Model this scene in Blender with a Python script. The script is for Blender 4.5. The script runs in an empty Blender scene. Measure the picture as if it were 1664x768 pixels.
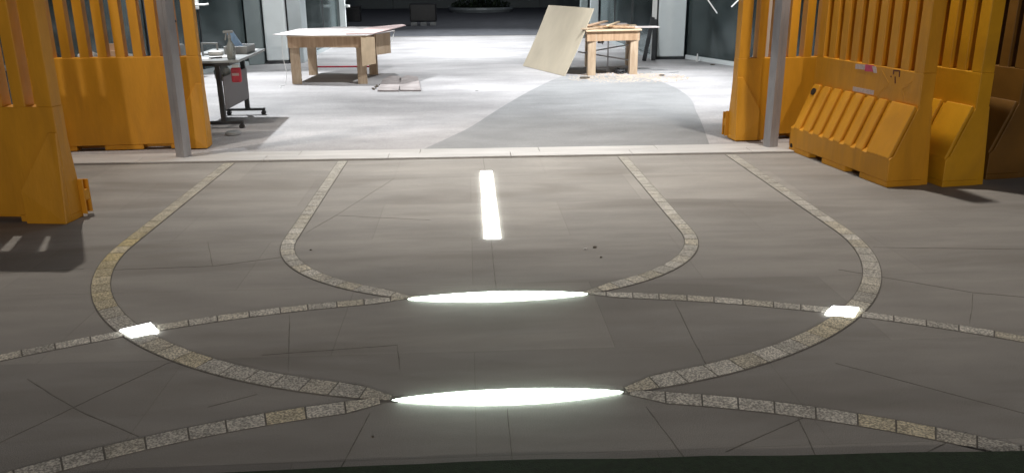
import bpy, bmesh, math, random
from mathutils import Vector, Matrix
random.seed(7)
S = bpy.context.scene
COL = S.collection
R = math.radians

# ---------------------------------------------------------------- camera
F_PX, W_PX = 1350.0, 1664.0
pitch = math.atan(424/1350.0); yaw = R(2.9); roll = 0.0065
fw = Vector((math.sin(yaw)*math.cos(pitch), math.cos(yaw)*math.cos(pitch), -math.sin(pitch)))
r0 = Vector((math.cos(yaw), -math.sin(yaw), 0)); u0 = r0.cross(fw)
rv = r0*math.cos(roll) - u0*math.sin(roll); uv = rv.cross(fw)
cam_d = bpy.data.cameras.new('camera'); cam = bpy.data.objects.new('camera', cam_d); COL.objects.link(cam)
m = Matrix((rv, uv, -fw)).transposed().to_4x4(); m.translation = Vector((0, 0, 1.7))
cam.matrix_world = m
cam_d.sensor_width = 36; cam_d.lens = F_PX/W_PX*36; cam_d.clip_end = 500; cam_d.clip_start = .05
S.camera = cam

# ---------------------------------------------------------------- world (night) and lamps
w = bpy.data.worlds.new('World'); S.world = w; w.use_nodes = True
bg = w.node_tree.nodes['Background']
bg.inputs[0].default_value = (.55, .62, .8, 1); bg.inputs[1].default_value = .04

def lamp(name, loc, target, watts, color, size=R(120), blend=.6, radius=.06):
    d = bpy.data.lights.new(name, 'SPOT'); d.energy = watts; d.color = color
    d.spot_size = size; d.spot_blend = blend; d.shadow_soft_size = radius
    o = bpy.data.objects.new(name, d); COL.objects.link(o); o.location = loc
    o.rotation_euler = (Vector(target)-Vector(loc)).to_track_quat('-Z', 'Y').to_euler()
    return o
WARM = (1, .93, .84); COOL = (.93, .97, 1)
# gate canopy downlights
lamp('canopy_lamp', (-3.6, 7.6, 4.5), (-3.4, 7.3, 0), 340, WARM, R(124), .8, .03)
lamp('canopy_lamp', (.2, 7.7, 4.5), (.2, 8.0, 0), 420, WARM, R(84), 1.0, .07)
lamp('canopy_lamp', (3.3, 7.4, 4.5), (3.3, 6.9, 0), 450, WARM, R(124), .8, .07)
# hall downlights
lamp('hall_lamp', (.2, 10.0, 4.5), (.2, 8.7, 0), 560, COOL, R(84), 1.0, .08)
lamp('hall_lamp', (-4.5, 14.7, 4.5), (-3.3, 13.2, 0), 1750, COOL, R(72), .3, .08)
lamp('hall_lamp', (3.4, 12.6, 4.5), (2.9, 13.0, 0), 1900, COOL, R(88), .8, .08)
lamp('hall_lamp', (-.6, 18.5, 4.5), (-.6, 18.8, 0), 900, COOL, R(106), .6, .08)
lamp('hall_lamp', (0, 23.2, 4.5), (0, 23.2, 0), 1700, COOL, R(110), .3, .08)
lamp('hall_lamp', (.3, 12.0, 4.4), (.3, 17.5, .8), 720, COOL, R(112), .5, .08)
lamp('yard_fill_lamp', (2, 31, 6), (1, 31, 0), 420, COOL, R(150), .5, .3)  # added lamp without a known fixture, brightens the yard ground
# low fill lamp added behind the photographer to brighten upright faces
sl = lamp('front_fill_lamp', (.5, -9, 2.5), (0, 6, 1.0), 1800, WARM, R(70), .6, .15)
S.view_settings.view_transform = 'Standard'; S.view_settings.look = 'None'
S.view_settings.exposure = .28; S.view_settings.gamma = 1
S.render.engine = 'CYCLES'

# ---------------------------------------------------------------- materials
def mat(name, col, rough=.6, metal=0, noise=0, nscale=8, bump=0, bscale=60, col2=None, speck=0, spscale=300,
        stretch=(1, 1, 1), emit=None, estr=0, alpha=None, trans=0, spec=.5, detail=4, attr=None, coat=0, stain=0, stscale=1.3, staincol=None):
    mt = bpy.data.materials.new(name); mt.use_nodes = True
    nt = mt.node_tree; N = nt.nodes; L = nt.links; b = N['Principled BSDF']
    b.inputs['Roughness'].default_value = rough; b.inputs['Metallic'].default_value = metal
    b.inputs['Specular IOR Level'].default_value = spec
    b.inputs['Coat Weight'].default_value = coat
    b.inputs['Transmission Weight'].default_value = trans
    c = (*col, 1)
    b.inputs['Base Color'].default_value = c
    tc = N.new('ShaderNodeTexCoord'); mp = N.new('ShaderNodeMapping'); L.new(tc.outputs['Object'], mp.inputs[0])
    mp.inputs['Scale'].default_value = stretch
    cur = None
    if noise or col2:
        n = N.new('ShaderNodeTexNoise'); n.inputs['Scale'].default_value = nscale; n.inputs['Detail'].default_value = detail
        n.inputs['Roughness'].default_value = .62
        L.new(mp.outputs[0], n.inputs['Vector'])
        ra = N.new('ShaderNodeValToRGB'); L.new(n.outputs[0], ra.inputs[0])
        ra.color_ramp.elements[0].position = .32; ra.color_ramp.elements[1].position = .68
        c2 = col2 or tuple(x*(1+noise) for x in col)
        c1 = col if col2 else tuple(x*(1-noise) for x in col)
        ra.color_ramp.elements[0].color = (*c1, 1); ra.color_ramp.elements[1].color = (*c2, 1)
        cur = ra.outputs[0]
        rr = N.new('ShaderNodeMapRange'); L.new(n.outputs[0], rr.inputs[0])
        rr.inputs[3].default_value = max(0, rough-.12); rr.inputs[4].default_value = min(1, rough+.12)
        L.new(rr.outputs[0], b.inputs['Roughness'])
    def mul(cur, fac_out, color, f=1.0):
        mx = N.new('ShaderNodeMix'); mx.data_type = 'RGBA'; mx.blend_type = 'MIX'
        L.new(fac_out, mx.inputs[0])
        if cur is None: mx.inputs[6].default_value = c
        else: L.new(cur, mx.inputs[6])
        mx.inputs[7].default_value = (*color, 1); return mx.outputs[2]
    if stain:
        n = N.new('ShaderNodeTexNoise'); n.inputs['Scale'].default_value = stscale; n.inputs['Detail'].default_value = 6
        n.inputs['Distortion'].default_value = .6; L.new(mp.outputs[0], n.inputs['Vector'])
        ra = N.new('ShaderNodeValToRGB'); ra.color_ramp.elements[0].position = .5; ra.color_ramp.elements[1].position = .75
        ra.color_ramp.elements[0].color = (0, 0, 0, 1); ra.color_ramp.elements[1].color = (stain, stain, stain, 1)
        L.new(n.outputs[0], ra.inputs[0])
        cur = mul(cur, ra.outputs[0], staincol or tuple(x*.55 for x in col))
    if speck:
        n = N.new('ShaderNodeTexNoise'); n.inputs['Scale'].default_value = spscale; n.inputs['Detail'].default_value = 2
        L.new(tc.outputs['Object'], n.inputs['Vector'])
        ra = N.new('ShaderNodeValToRGB'); ra.color_ramp.elements[0].position = .4; ra.color_ramp.elements[1].position = .62
        ra.color_ramp.elements[0].color = (1-speck,)*3+(1,); ra.color_ramp.elements[1].color = (1+speck,)*3+(1,)
        L.new(n.outputs[0], ra.inputs[0])
        mx = N.new('ShaderNodeMix'); mx.data_type = 'RGBA'; mx.blend_type = 'MULTIPLY'; mx.inputs[0].default_value = 1
        if cur is None: mx.inputs[6].default_value = c
        else: L.new(cur, mx.inputs[6])
        L.new(ra.outputs[0], mx.inputs[7]); cur = mx.outputs[2]
    if attr:
        at = N.new('ShaderNodeAttribute'); at.attribute_name = attr
        mx = N.new('ShaderNodeMix'); mx.data_type = 'RGBA'; mx.blend_type = 'MULTIPLY'; mx.inputs[0].default_value = 1
        if cur is None: mx.inputs[6].default_value = c
        else: L.new(cur, mx.inputs[6])
        L.new(at.outputs['Color'], mx.inputs[7]); cur = mx.outputs[2]
    if cur is not None: L.new(cur, b.inputs['Base Color'])
    if bump:
        n = N.new('ShaderNodeTexNoise'); n.inputs['Scale'].default_value = bscale; n.inputs['Detail'].default_value = 5
        L.new(mp.outputs[0], n.inputs['Vector'])
        bp = N.new('ShaderNodeBump'); bp.inputs['Strength'].default_value = bump; bp.inputs['Distance'].default_value = .01
        L.new(n.outputs[0], bp.inputs['Height']); L.new(bp.outputs[0], b.inputs['Normal'])
    if emit:
        b.inputs['Emission Color'].default_value = (*emit, 1); b.inputs['Emission Strength'].default_value = estr
    return mt

M = {}
M['paving'] = mat('paving', (.29, .272, .25), .82, noise=.16, nscale=2.2, bump=.12, bscale=260, speck=.30, spscale=300, stain=.95, stscale=1.0, staincol=(.185, .168, .148), stretch=(.5, 1.9, 1), detail=10)
M['joint'] = mat('joint', (.15, .137, .118), .9, noise=.4, nscale=30)
M['jointbed'] = mat('joint_bed', (.15, .137, .12), .9, noise=.3, nscale=30)
M['sett'] = mat('sett', (.54, .51, .455), .85, noise=.16, nscale=9, speck=.42, spscale=120, bump=.8, bscale=140, stain=.5, stscale=3, staincol=(.38, .355, .31), attr='tint')
M['kerb'] = mat('kerb', (.50, .485, .47), .6, noise=.14, nscale=2.5, stain=.5, stscale=2.2, staincol=(.36, .34, .31), speck=.08, stretch=(.5, 3, 1), detail=7)
M['hall'] = mat('hall_floor', (.365, .348, .348), .7, noise=.26, nscale=1.3, stain=.6, stscale=1.1, staincol=(.25, .238, .238), speck=.2, spscale=110, stretch=(.45, 1, 1), detail=10)
M['wedge'] = mat('grey_stone', (.245, .243, .243), .7, noise=.16, nscale=3, speck=.2, stain=.5, stscale=2, staincol=(.20, .197, .197), spscale=120, stretch=(.5, 1, 1), detail=8)
M['asphalt'] = mat('asphalt', (.11, .113, .125), .85, noise=.2, nscale=2, bump=.3)
M['turf'] = mat('turf', (.022, .040, .020), .95, noise=.3, nscale=40, bump=.8, bscale=200)
M['plastic'] = mat('orange_plastic', (.60, .268, .013), .5, spec=.45, noise=.1, nscale=3, stain=.45, stscale=2.2, staincol=(.38, .16, .012), bump=.15, bscale=30, detail=8, stretch=(2.2, 2.2, .55))
M['plastic2'] = mat('yellow_plastic', (.56, .275, .01), .5, spec=.35, noise=.1, nscale=3, stain=.45, stscale=2.6, staincol=(.34, .17, .015), bump=.12, bscale=35, detail=7)
M['plastic_shaded'] = mat('shaded_plastic', (.14, .062, .005), .55, noise=.2, nscale=3)  # darkened copy of the barrier plastic, shade put into the base colour
M['hole'] = mat('hole', (.02, .012, .008), .8)
M['steel'] = mat('steel', (.36, .35, .36), .45, metal=.3, noise=.2, nscale=5, stretch=(1, 1, .25), bump=.08, stain=.3, stscale=4)
M['white_paint'] = mat('white_paint', (.72, .76, .76), .5, noise=.05, nscale=1.5, stain=.25, stscale=1.5, staincol=(.6, .62, .62))
M['grey_paint'] = mat('grey_paint', (.17, .20, .20), .5, noise=.08, nscale=2)
M['pale_metal'] = mat('pale_metal', (.42, .46, .47), .4, metal=.2, noise=.08, nscale=2)
M['dark_metal'] = mat('dark_metal', (.035, .037, .04), .4, noise=.3, nscale=6)
M['room'] = mat('room_wall', (.10, .12, .125), .9, noise=.35, nscale=.8, detail=6, stretch=(1, 1, .3))
M['wood'] = mat('plywood_edge', (.34, .235, .15), .75, col2=(.50, .385, .27), nscale=7, stretch=(3, 3, .5), detail=6, bump=.15)
M['wood_apron'] = mat('pine_apron', (.30, .175, .095), .75, col2=(.50, .345, .22), nscale=9, stretch=(1.6, 1.6, .15), detail=5)
M['wood_pale'] = mat('pale_wood', (.55, .42, .28), .65, noise=.12, nscale=5, stretch=(2, .4, 1))
M['ply'] = mat('birch_ply', (.50, .43, .325), .6, noise=.07, nscale=3, stretch=(1, 1, .4), detail=6, stain=.2, stscale=2)
M['sheet'] = mat('hardboard_white', (.48, .44, .43), .5, noise=.1, nscale=4, stain=.5, stscale=3, staincol=(.36, .30, .27))
M['sheet_pink'] = mat('hardboard_pink', (.58, .43, .41), .5, noise=.1, nscale=4, stain=.4, stscale=3)
M['board_grey'] = mat('dusty_board', (.30, .26, .25), .8, noise=.2, nscale=5, stain=.5, stscale=3, staincol=(.5, .47, .46))
M['desk_top'] = mat('desk_top', (.25, .265, .265), .35, noise=.08, nscale=6)
M['panel'] = mat('modesty_panel', (.20, .185, .19), .5, noise=.05, nscale=5)
M['black'] = mat('black_plastic', (.018, .018, .02), .45, noise=.3, nscale=10)
M['paper'] = mat('paper', (.75, .75, .74), .7, noise=.05, nscale=10)
M['greyp'] = mat('grey_plastic', (.30, .31, .31), .45, noise=.1, nscale=8)
M['bottle'] = mat('smoky_bottle', (.36, .38, .36), .25, noise=.12, nscale=12, trans=.35)
M['blue'] = mat('pale_blue_plastic', (.28, .42, .62), .35, noise=.15, nscale=14)
M['red'] = mat('red_print', (.55, .035, .06), .45, noise=.3, nscale=14)
M['white'] = mat('white_plastic', (.72, .72, .70), .45, noise=.06, nscale=6)
M['peach'] = mat('cardboard', (.55, .37, .25), .8, noise=.12, nscale=6)
M['cream'] = mat('cream_board', (.68, .58, .50), .6, noise=.06, nscale=4)
M['pinkred'] = mat('pink_red_print', (.55, .06, .14), .5, noise=.15, nscale=40)
M['ink'] = mat('dark_marker', (.12, .025, .01), .6)
M['sticker'] = mat('sticker_paper', (.62, .50, .47), .6, col2=(.42, .34, .34), nscale=60)
M['dust'] = mat('sawdust', (.56, .44, .33), .95, noise=.2, nscale=30)
M['leaf'] = mat('leaf', (.03, .05, .02), .6, noise=.4, nscale=5)
M['dirt'] = mat('debris_dark', (.10, .08, .06), .9, noise=.4, nscale=20)
M['light'] = mat('lamp_glass', (.8, .8, .8), .4, emit=(.82, 1, .88), estr=22)
M['light_small'] = mat('lamp_glass_small', (.8, .8, .8), .4, emit=(.95, 1, .97), estr=8)

def glass_mat():
    mt = bpy.data.materials.new('shopfront_glass'); mt.use_nodes = True
    N = mt.node_tree.nodes; L = mt.node_tree.links; N.clear()
    o = N.new('ShaderNodeOutputMaterial'); mx = N.new('ShaderNodeMixShader')
    t = N.new('ShaderNodeBsdfTransparent'); t.inputs[0].default_value = (.42, .55, .55, 1)
    g = N.new('ShaderNodeBsdfGlossy'); g.inputs['Roughness'].default_value = .13; g.inputs[0].default_value = (.8, .9, .92, 1)
    d = N.new('ShaderNodeBsdfDiffuse'); d.inputs[0].default_value = (.22, .26, .26, 1)
    tc = N.new('ShaderNodeTexCoord'); n = N.new('ShaderNodeTexNoise'); n.inputs['Scale'].default_value = 1.5; n.inputs['Detail'].default_value = 6
    L.new(tc.outputs['Object'], n.inputs['Vector'])
    mr = N.new('ShaderNodeMapRange'); mr.inputs[1].default_value = .35; mr.inputs[2].default_value = .8; mr.inputs[3].default_value = .12; mr.inputs[4].default_value = .42
    L.new(n.outputs[0], mr.inputs[0])
    m2 = N.new('ShaderNodeMixShader'); L.new(mr.outputs[0], m2.inputs[0]); L.new(t.outputs[0], m2.inputs[1]); L.new(d.outputs[0], m2.inputs[2])
    fr = N.new('ShaderNodeFresnel'); fr.inputs[0].default_value = 1.5
    L.new(fr.outputs[0], mx.inputs[0]); L.new(m2.outputs[0], mx.inputs[1]); L.new(g.outputs[0], mx.inputs[2])
    L.new(mx.outputs[0], o.inputs[0]); return mt
M['glass'] = glass_mat()

def slab_tones(mt, amount):
    N = mt.node_tree.nodes; L = mt.node_tree.links; b = N['Principled BSDF']; src = b.inputs['Base Color'].links[0].from_socket
    tc = N.new('ShaderNodeTexCoord'); br = N.new('ShaderNodeTexBrick'); L.new(tc.outputs['Object'], br.inputs['Vector'])
    br.inputs['Scale'].default_value = 1; br.inputs['Brick Width'].default_value = 1.35; br.inputs['Row Height'].default_value = .9
    br.inputs['Mortar Size'].default_value = .0025; br.inputs['Mortar Smooth'].default_value = .6
    br.inputs['Color1'].default_value = (1-amount, 1-amount, 1-amount, 1); br.inputs['Color2'].default_value = (1+amount, 1+amount*.95, 1+amount*.85, 1)
    br.inputs['Mortar'].default_value = (.78, .77, .75, 1)
    mx = N.new('ShaderNodeMix'); mx.data_type = 'RGBA'; mx.blend_type = 'MULTIPLY'; mx.inputs[0].default_value = 1
    L.new(src, mx.inputs[6]); L.new(br.outputs[0], mx.inputs[7]); L.new(mx.outputs[2], b.inputs['Base Color'])
slab_tones(M['paving'], .07)
# ---------------------------------------------------------------- mesh helpers
ORG = {}
class MB:
    def __init__(s): s.v = []; s.f = []; s.t = []
    def add(s, vs, fs, tint=None):
        o = len(s.v); s.v += [Vector(v) for v in vs]; s.f += [tuple(i+o for i in f) for f in fs]
        s.t += [tint or (1, 1, 1)]*len(fs); return s
    def box(s, x0, x1, y0, y1, z0, z1, tint=None):
        return s.add([(x0,y0,z0),(x1,y0,z0),(x1,y1,z0),(x0,y1,z0),(x0,y0,z1),(x1,y0,z1),(x1,y1,z1),(x0,y1,z1)],
                     [(3,2,1,0),(4,5,6,7),(0,1,5,4),(1,2,6,5),(2,3,7,6),(3,0,4,7)], tint)
    def slab(s, pts, z0, z1, tint=None):            # polygon (CCW) extruded in z; z0/z1 numbers or lists
        n = len(pts)
        Z0 = z0 if isinstance(z0, (list, tuple)) else [z0]*n; Z1 = z1 if isinstance(z1, (list, tuple)) else [z1]*n
        vs = [(p[0],p[1],Z0[i]) for i, p in enumerate(pts)]+[(p[0],p[1],Z1[i]) for i, p in enumerate(pts)]
        fs = [tuple(range(n-1,-1,-1)), tuple(range(n,2*n))]+[(i,(i+1)%n,(i+1)%n+n,i+n) for i in range(n)]
        return s.add(vs, fs, tint)
    def prism(s, prof, x0, x1):                     # (y,z) profile extruded along x
        n = len(prof)
        vs = [(x0,p[0],p[1]) for p in prof]+[(x1,p[0],p[1]) for p in prof]
        fs = [tuple(range(n-1,-1,-1)), tuple(range(n,2*n))]+[(i,(i+1)%n,(i+1)%n+n,i+n) for i in range(n)]
        return s.add(vs, fs)
    def bar(s, a, b, wx, wy, up=(0,0,1)):           # rectangular bar from a to b
        a = Vector(a); b = Vector(b); d = (b-a).normalized(); u = Vector(up)
        if abs(d.dot(u)) > .95: u = Vector((0,1,0))
        x = d.cross(u).normalized(); y = x.cross(d).normalized()
        vs = [p + x*sx*wx/2 + y*sy*wy/2 for p in (a, b) for sx, sy in ((-1,-1),(1,-1),(1,1),(-1,1))]
        return s.add(vs, [(3,2,1,0),(4,5,6,7),(0,1,5,4),(1,2,6,5),(2,3,7,6),(3,0,4,7)])
    def tube(s, pts, r, n=10, closed=False):
        pts = [Vector(p) for p in pts]; rings = []
        for i, p in enumerate(pts):
            a = pts[max(0,i-1)]; b = pts[min(len(pts)-1,i+1)]; d = (b-a).normalized()
            u = Vector((0,0,1)) if abs(d.z) < .9 else Vector((0,1,0))
            x = d.cross(u).normalized(); y = x.cross(d)
            rr = r[i] if isinstance(r, (list, tuple)) else r
            rings.append([p+(x*math.cos(2*math.pi*k/n)+y*math.sin(2*math.pi*k/n))*rr for k in range(n)])
        vs = [v for rg in rings for v in rg]; fs = []
        for i in range(len(pts)-1):
            for k in range(n):
                fs.append((i*n+k, i*n+(k+1)%n, (i+1)*n+(k+1)%n, (i+1)*n+k))
        fs.append(tuple(range(n))); fs.append(tuple(range((len(pts)-1)*n, len(pts)*n)))
        return s.add(vs, fs)
    def lathe(s, c, prof, n=20):                    # prof [(r,z)]
        c = Vector(c); return s.tube([c+Vector((0,0,z)) for _, z in prof], [max(r_,1e-4) for r_, _ in prof], n)
    def build(s, name, mt, parent=None, origin=None, bevel=0, smooth=False, seg=2):
        me = bpy.data.meshes.new(name)
        o = Vector(ORG.get(parent.name, (0,0,0))) if parent else Vector(origin or (0,0,0))
        me.from_pydata([v-o for v in s.v], [], s.f)
        if any(t != (1,1,1) for t in s.t):
            a = me.color_attributes.new('tint', 'FLOAT_COLOR', 'CORNER'); i = 0
            for p, t in zip(me.polygons, s.t):
                for _ in p.loop_indices: a.data[i].color = (*t, 1); i += 1
        bm = bmesh.new(); bm.from_mesh(me); bmesh.ops.recalc_face_normals(bm, faces=bm.faces); bm.to_mesh(me); bm.free()
        me.materials.append(M[mt] if isinstance(mt, str) else mt)
        ob = bpy.data.objects.new(name, me); COL.objects.link(ob)
        if parent: ob.parent = parent; ORG[ob.name] = tuple(o)
        else: ob.location = o; ORG[ob.name] = tuple(o)
        if smooth:
            for p in me.polygons: p.use_smooth = True
        if bevel:
            b = ob.modifiers.new('bevel', 'BEVEL'); b.width = bevel; b.segments = seg; b.limit_method = 'ANGLE'; b.angle_limit = R(35)
        return ob
def tag(o, label=None, cat=None, group=None, kind=None):
    if label: o['label'] = label
    if cat: o['category'] = cat
    if group: o['group'] = group
    if kind: o['kind'] = kind
    return o
def thing(name, label, cat, loc=(0,0,0), rz=0, group=None, local=False):
    o = bpy.data.objects.new(name, None); COL.objects.link(o); o.location = loc; o.rotation_euler = (0,0,rz)
    o.empty_display_size = .1
    ORG[o.name] = (0,0,0) if local else tuple(loc)
    return tag(o, label, cat, group)

# ================================================================ THE SETTING
tag(MB().slab([(-120,-60),(120,-60),(120,160),(-120,160)], -.05, -.012).build('ground', 'asphalt'), kind='structure')
tag(MB().slab([(-14,-5),(14,-5),(14,7.965),(-14,7.965)], -.01, 0).build('pavement', 'paving'), kind='structure')
tag(MB().slab([(-14,7.965),(14,7.965),(14,8.02),(-14,8.02)], -.01, .004).build('threshold_edge', 'jointbed'), kind='structure')
k = MB(); x = -14
while x < 14:
    L_ = 1.2; k.box(x+.002, x+L_-.002, 7.985, 8.19, -.008, .016); k.box(x+.3, x+.3+L_-.004, 8.194, 8.40, -.008, .014); x += L_
tag(k.build('threshold', 'kerb', bevel=.003), kind='structure')
tag(MB().slab([(-14,8.40),(14,8.40),(14,25),(-14,25)], -.008, .006).build('hall_floor', 'hall'), kind='structure')
tag(MB().slab([(-14,8.402),(14,8.402),(14,8.416),(-14,8.416)], .0, .009).build('floor_seam', 'joint'), kind='structure')
tag(MB().box(-9, 9, 8.45, 25, 4.61, 4.75).build('ceiling', 'white_paint'), kind='structure')
# curved inlay of grey stone in the hall floor
L1 = [(-.47,8.42),(-.22,9.05),(.02,9.7),(.36,10.9),(.8,12.36),(1.12,13.3),(1.45,14.2),(1.75,14.8)]
L2 = [(2.9,14.5),(3.12,13.85),(3.22,13.2),(3.2,12.2),(3.1,11.4),(2.95,10.69),(2.76,9.7),(2.49,8.42)]
def smooth_line(P_, n=6):
    out = []
    for i in range(len(P_)-1):
        p0_, p1_, p2_, p3_ = (Vector(P_[max(0,i-1)]), Vector(P_[i]), Vector(P_[i+1]), Vector(P_[min(len(P_)-1,i+2)]))
        for k_ in range(n):
            t = k_/n; v = .5*((2*p1_)+(p2_-p0_)*t+(2*p0_-5*p1_+4*p2_-p3_)*t*t+(3*p1_-p0_-3*p2_+p3_)*t**3); out.append((v.x, v.y))
    return out+[P_[-1]]
L1 = smooth_line(L1); L2 = smooth_line(L2)
tag(MB().slab([p for p in L2[::-1]]+[p for p in L1[::-1]], .003, .010).build('grey_floor_inlay', 'wedge'), kind='structure')

# bands of setts
CX = .13
def sett_band(path_in, path_out, name, z, block=.14, warm=0):
    n = len(path_in); bed = MB(); st = MB(); d = [0]
    mid = [((a[0]+b[0])/2, (a[1]+b[1])/2) for a, b in zip(path_in, path_out)]
    for i in range(1, n): d.append(d[-1]+math.dist(mid[i], mid[i-1]))
    def at(path, s):
        for i in range(1, n):
            if s <= d[i]+1e-9:
                t = (s-d[i-1])/(d[i]-d[i-1]); return tuple(path[i-1][k_]*(1-t)+path[i][k_]*t for k_ in (0,1))
        return path[-1]
    s = 0
    while s < d[-1]-.02:
        e = min(d[-1], s+block*random.uniform(.93,1.07)); g = .0036
        a, b_, c, f_ = at(path_in, s+g), at(path_in, e-g), at(path_out, e-g), at(path_out, s+g)
        t = random.uniform(.84, 1.14); wv = random.choice((0,0,0,.05,.10,warm))
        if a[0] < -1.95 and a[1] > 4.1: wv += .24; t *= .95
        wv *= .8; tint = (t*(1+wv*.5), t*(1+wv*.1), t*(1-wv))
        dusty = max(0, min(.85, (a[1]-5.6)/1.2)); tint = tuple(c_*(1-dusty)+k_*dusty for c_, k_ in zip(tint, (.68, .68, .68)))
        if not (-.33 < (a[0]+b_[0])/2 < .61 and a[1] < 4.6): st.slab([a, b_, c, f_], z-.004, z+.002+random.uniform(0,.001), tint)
        s = e
    # dark joint bed just wider than the blocks
    pts_in = []; pts_out = []
    for a, b_ in zip(path_in, path_out):
        v = Vector((b_[0]-a[0], b_[1]-a[1])).normalized()*.006
        pts_in.append((a[0]-v.x, a[1]-v.y)); pts_out.append((b_[0]+v.x, b_[1]+v.y))
    for i in range(n-1):
        if not (-.33 < (pts_in[i][0]+pts_in[i+1][0])/2 < .61 and pts_in[i][1] < 4.6): bed.slab([pts_in[i], pts_in[i+1], pts_out[i+1], pts_out[i]], -.005, z)
    tag(bed.build(name+'_bed', 'jointbed'), kind='structure')
    tag(st.build(name, 'sett'), kind='structure')
def taper(pi_, po):
    for i, (a, b_) in enumerate(zip(pi_, po)):
        if b_[1] < 4.6 and abs(b_[0]-CX-.01) < .85:
            k_ = max(.12, min(1, (abs(b_[0]-CX-.01)-.42)/.25)); pi_[i] = (b_[0]+(a[0]-b_[0])*k_, b_[1]+(a[1]-b_[1])*k_)
    return pi_, po
def loop(a_o, b_o, a_i, b_i, cy, y_top):
    pi_, po = [], []
    ys = [y_top, 6.8, 6.0]
    for y in ys: pi_.append((CX-a_i, y)); po.append((CX-a_o, y))
    for k_ in range(0, 121):
        th = math.pi*k_/120
        pi_.append((CX-a_i*math.cos(th), cy-b_i*math.sin(th))); po.append((CX-a_o*math.cos(th), cy-b_o*math.sin(th)))
    for y in ys[::-1]: pi_.append((CX+a_i, y)); po.append((CX+a_o, y))
    return taper(pi_, po)
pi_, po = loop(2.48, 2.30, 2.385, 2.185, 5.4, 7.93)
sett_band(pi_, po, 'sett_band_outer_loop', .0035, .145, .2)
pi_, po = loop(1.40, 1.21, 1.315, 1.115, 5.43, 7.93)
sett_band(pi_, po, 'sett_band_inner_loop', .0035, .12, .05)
def arc(rr, w_, a0, a1, cy=-.29):
    n = 90; pi_, po = [], []
    for k_ in range(n+1):
        th = R(a0+(a1-a0)*k_/n)
        pi_.append((CX+(rr-w_)*math.sin(th), cy+(rr-w_)*math.cos(th))); po.append((CX+rr*math.sin(th), cy+rr*math.cos(th)))
    return taper(pi_, po)
sett_band(*arc(3.50, .095, -46, 46), 'sett_band_near_arc', .002, .15, .2)
sett_band(*arc(4.65, .075, -52, 52), 'sett_band_far_arc', .002, .15, .05)

# joints between the slabs
J = MB()
def jl(a, b_, w_=.006):
    a = Vector(a); b_ = Vector(b_); d = (b_-a); n = max(3, int(d.length/.05)); d.normalize(); nrm = Vector((-d.y, d.x)); L_, R_ = [], []; off = 0
    for i in range(n+1):
        p = a.lerp(b_, i/n); off = off*.7+random.gauss(0, .0012); hw = w_*random.uniform(.3, .8)*(1 if .08 < i/n < .92 else .5)
        L_.append(tuple(p+nrm*(off+hw))); R_.append(tuple(p+nrm*(off-hw)))
    for i in range(n): J.slab([R_[i], R_[i+1], L_[i+1], L_[i]], -.004, .0012)
for a, b_ in [((-1.99,3.45),(-1.67,3.17)),((-1.67,3.17),(-1.31,2.92)),((-1.67,3.17),(-1.42,3.57)),((-1.67,3.17),(-1.9,2.8)),((-.37,3.7),(-.34,3.43)),((-.37,3.7),(-1.0,3.63)),
             ((-1.6,4.93),(-1.13,5.1)),((-1.6,4.93),(-1.78,5.44)),((2.78,4.18),(2.52,3.77)),((2.78,4.18),(3.35,3.98)),((2.2,4.6),(2.78,4.18)),((.7,3.03),(.77,2.60)),
             ((.13,3.05),(.13,2.5)),((.13,5.33),(.13,4.4)),((1.65,3.37),(2.3,2.80)),((-.97,4.12),(-.84,3.45)),((-3.4,4.85),(-2.38,4.93)),((-2.27,4.9),(-1.6,4.93)),((-.43,3.05),(-.5,2.6)),
             ((-1.11,3.14),(-.93,3.24)),((1.42,2.96),(.93,2.67)),((-1.01,6.02),(-.67,7.18)),((-1.01,6.02),(-1.15,5.6)),((-1.01,6.02),(-.3,5.85)),((.13,7.4),(.13,7.96)),((1.1,4.2),(1.05,3.3)),
             ((1.9,2.75),(1.55,2.55)),((2.6,5.0),(3.9,4.85)),((-1.42,3.57),(-1.3,3.62)),((1.3,2.93),(1.25,2.6)),
             ((-2.6,3.0),(-1.9,2.8))]:
    jl(a, b_, .0032)
tag(J.build('paving_joints', 'joint'), kind='structure')

# artificial turf at the photographer's feet
mt_ = MB(); pts = [(-2.2,1.4),(4,1.4),(4,2.52)]
xs = [4-.15*i for i in range(42)]
pts += [(x_, (2.59+.028*(2-x_) if x_ > 0 else 2.646+.02*x_)+.003*math.sin(x_*9)+random.uniform(-.002,.002)) for x_ in xs if x_ > -2.15]
pts += [(-2.2,2.60)]
o = mt_.slab(pts, .002, .016).build('turf_mat', 'turf'); tag(o, 'dark green artificial turf mat along the bottom edge of the picture', 'mat')

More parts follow.
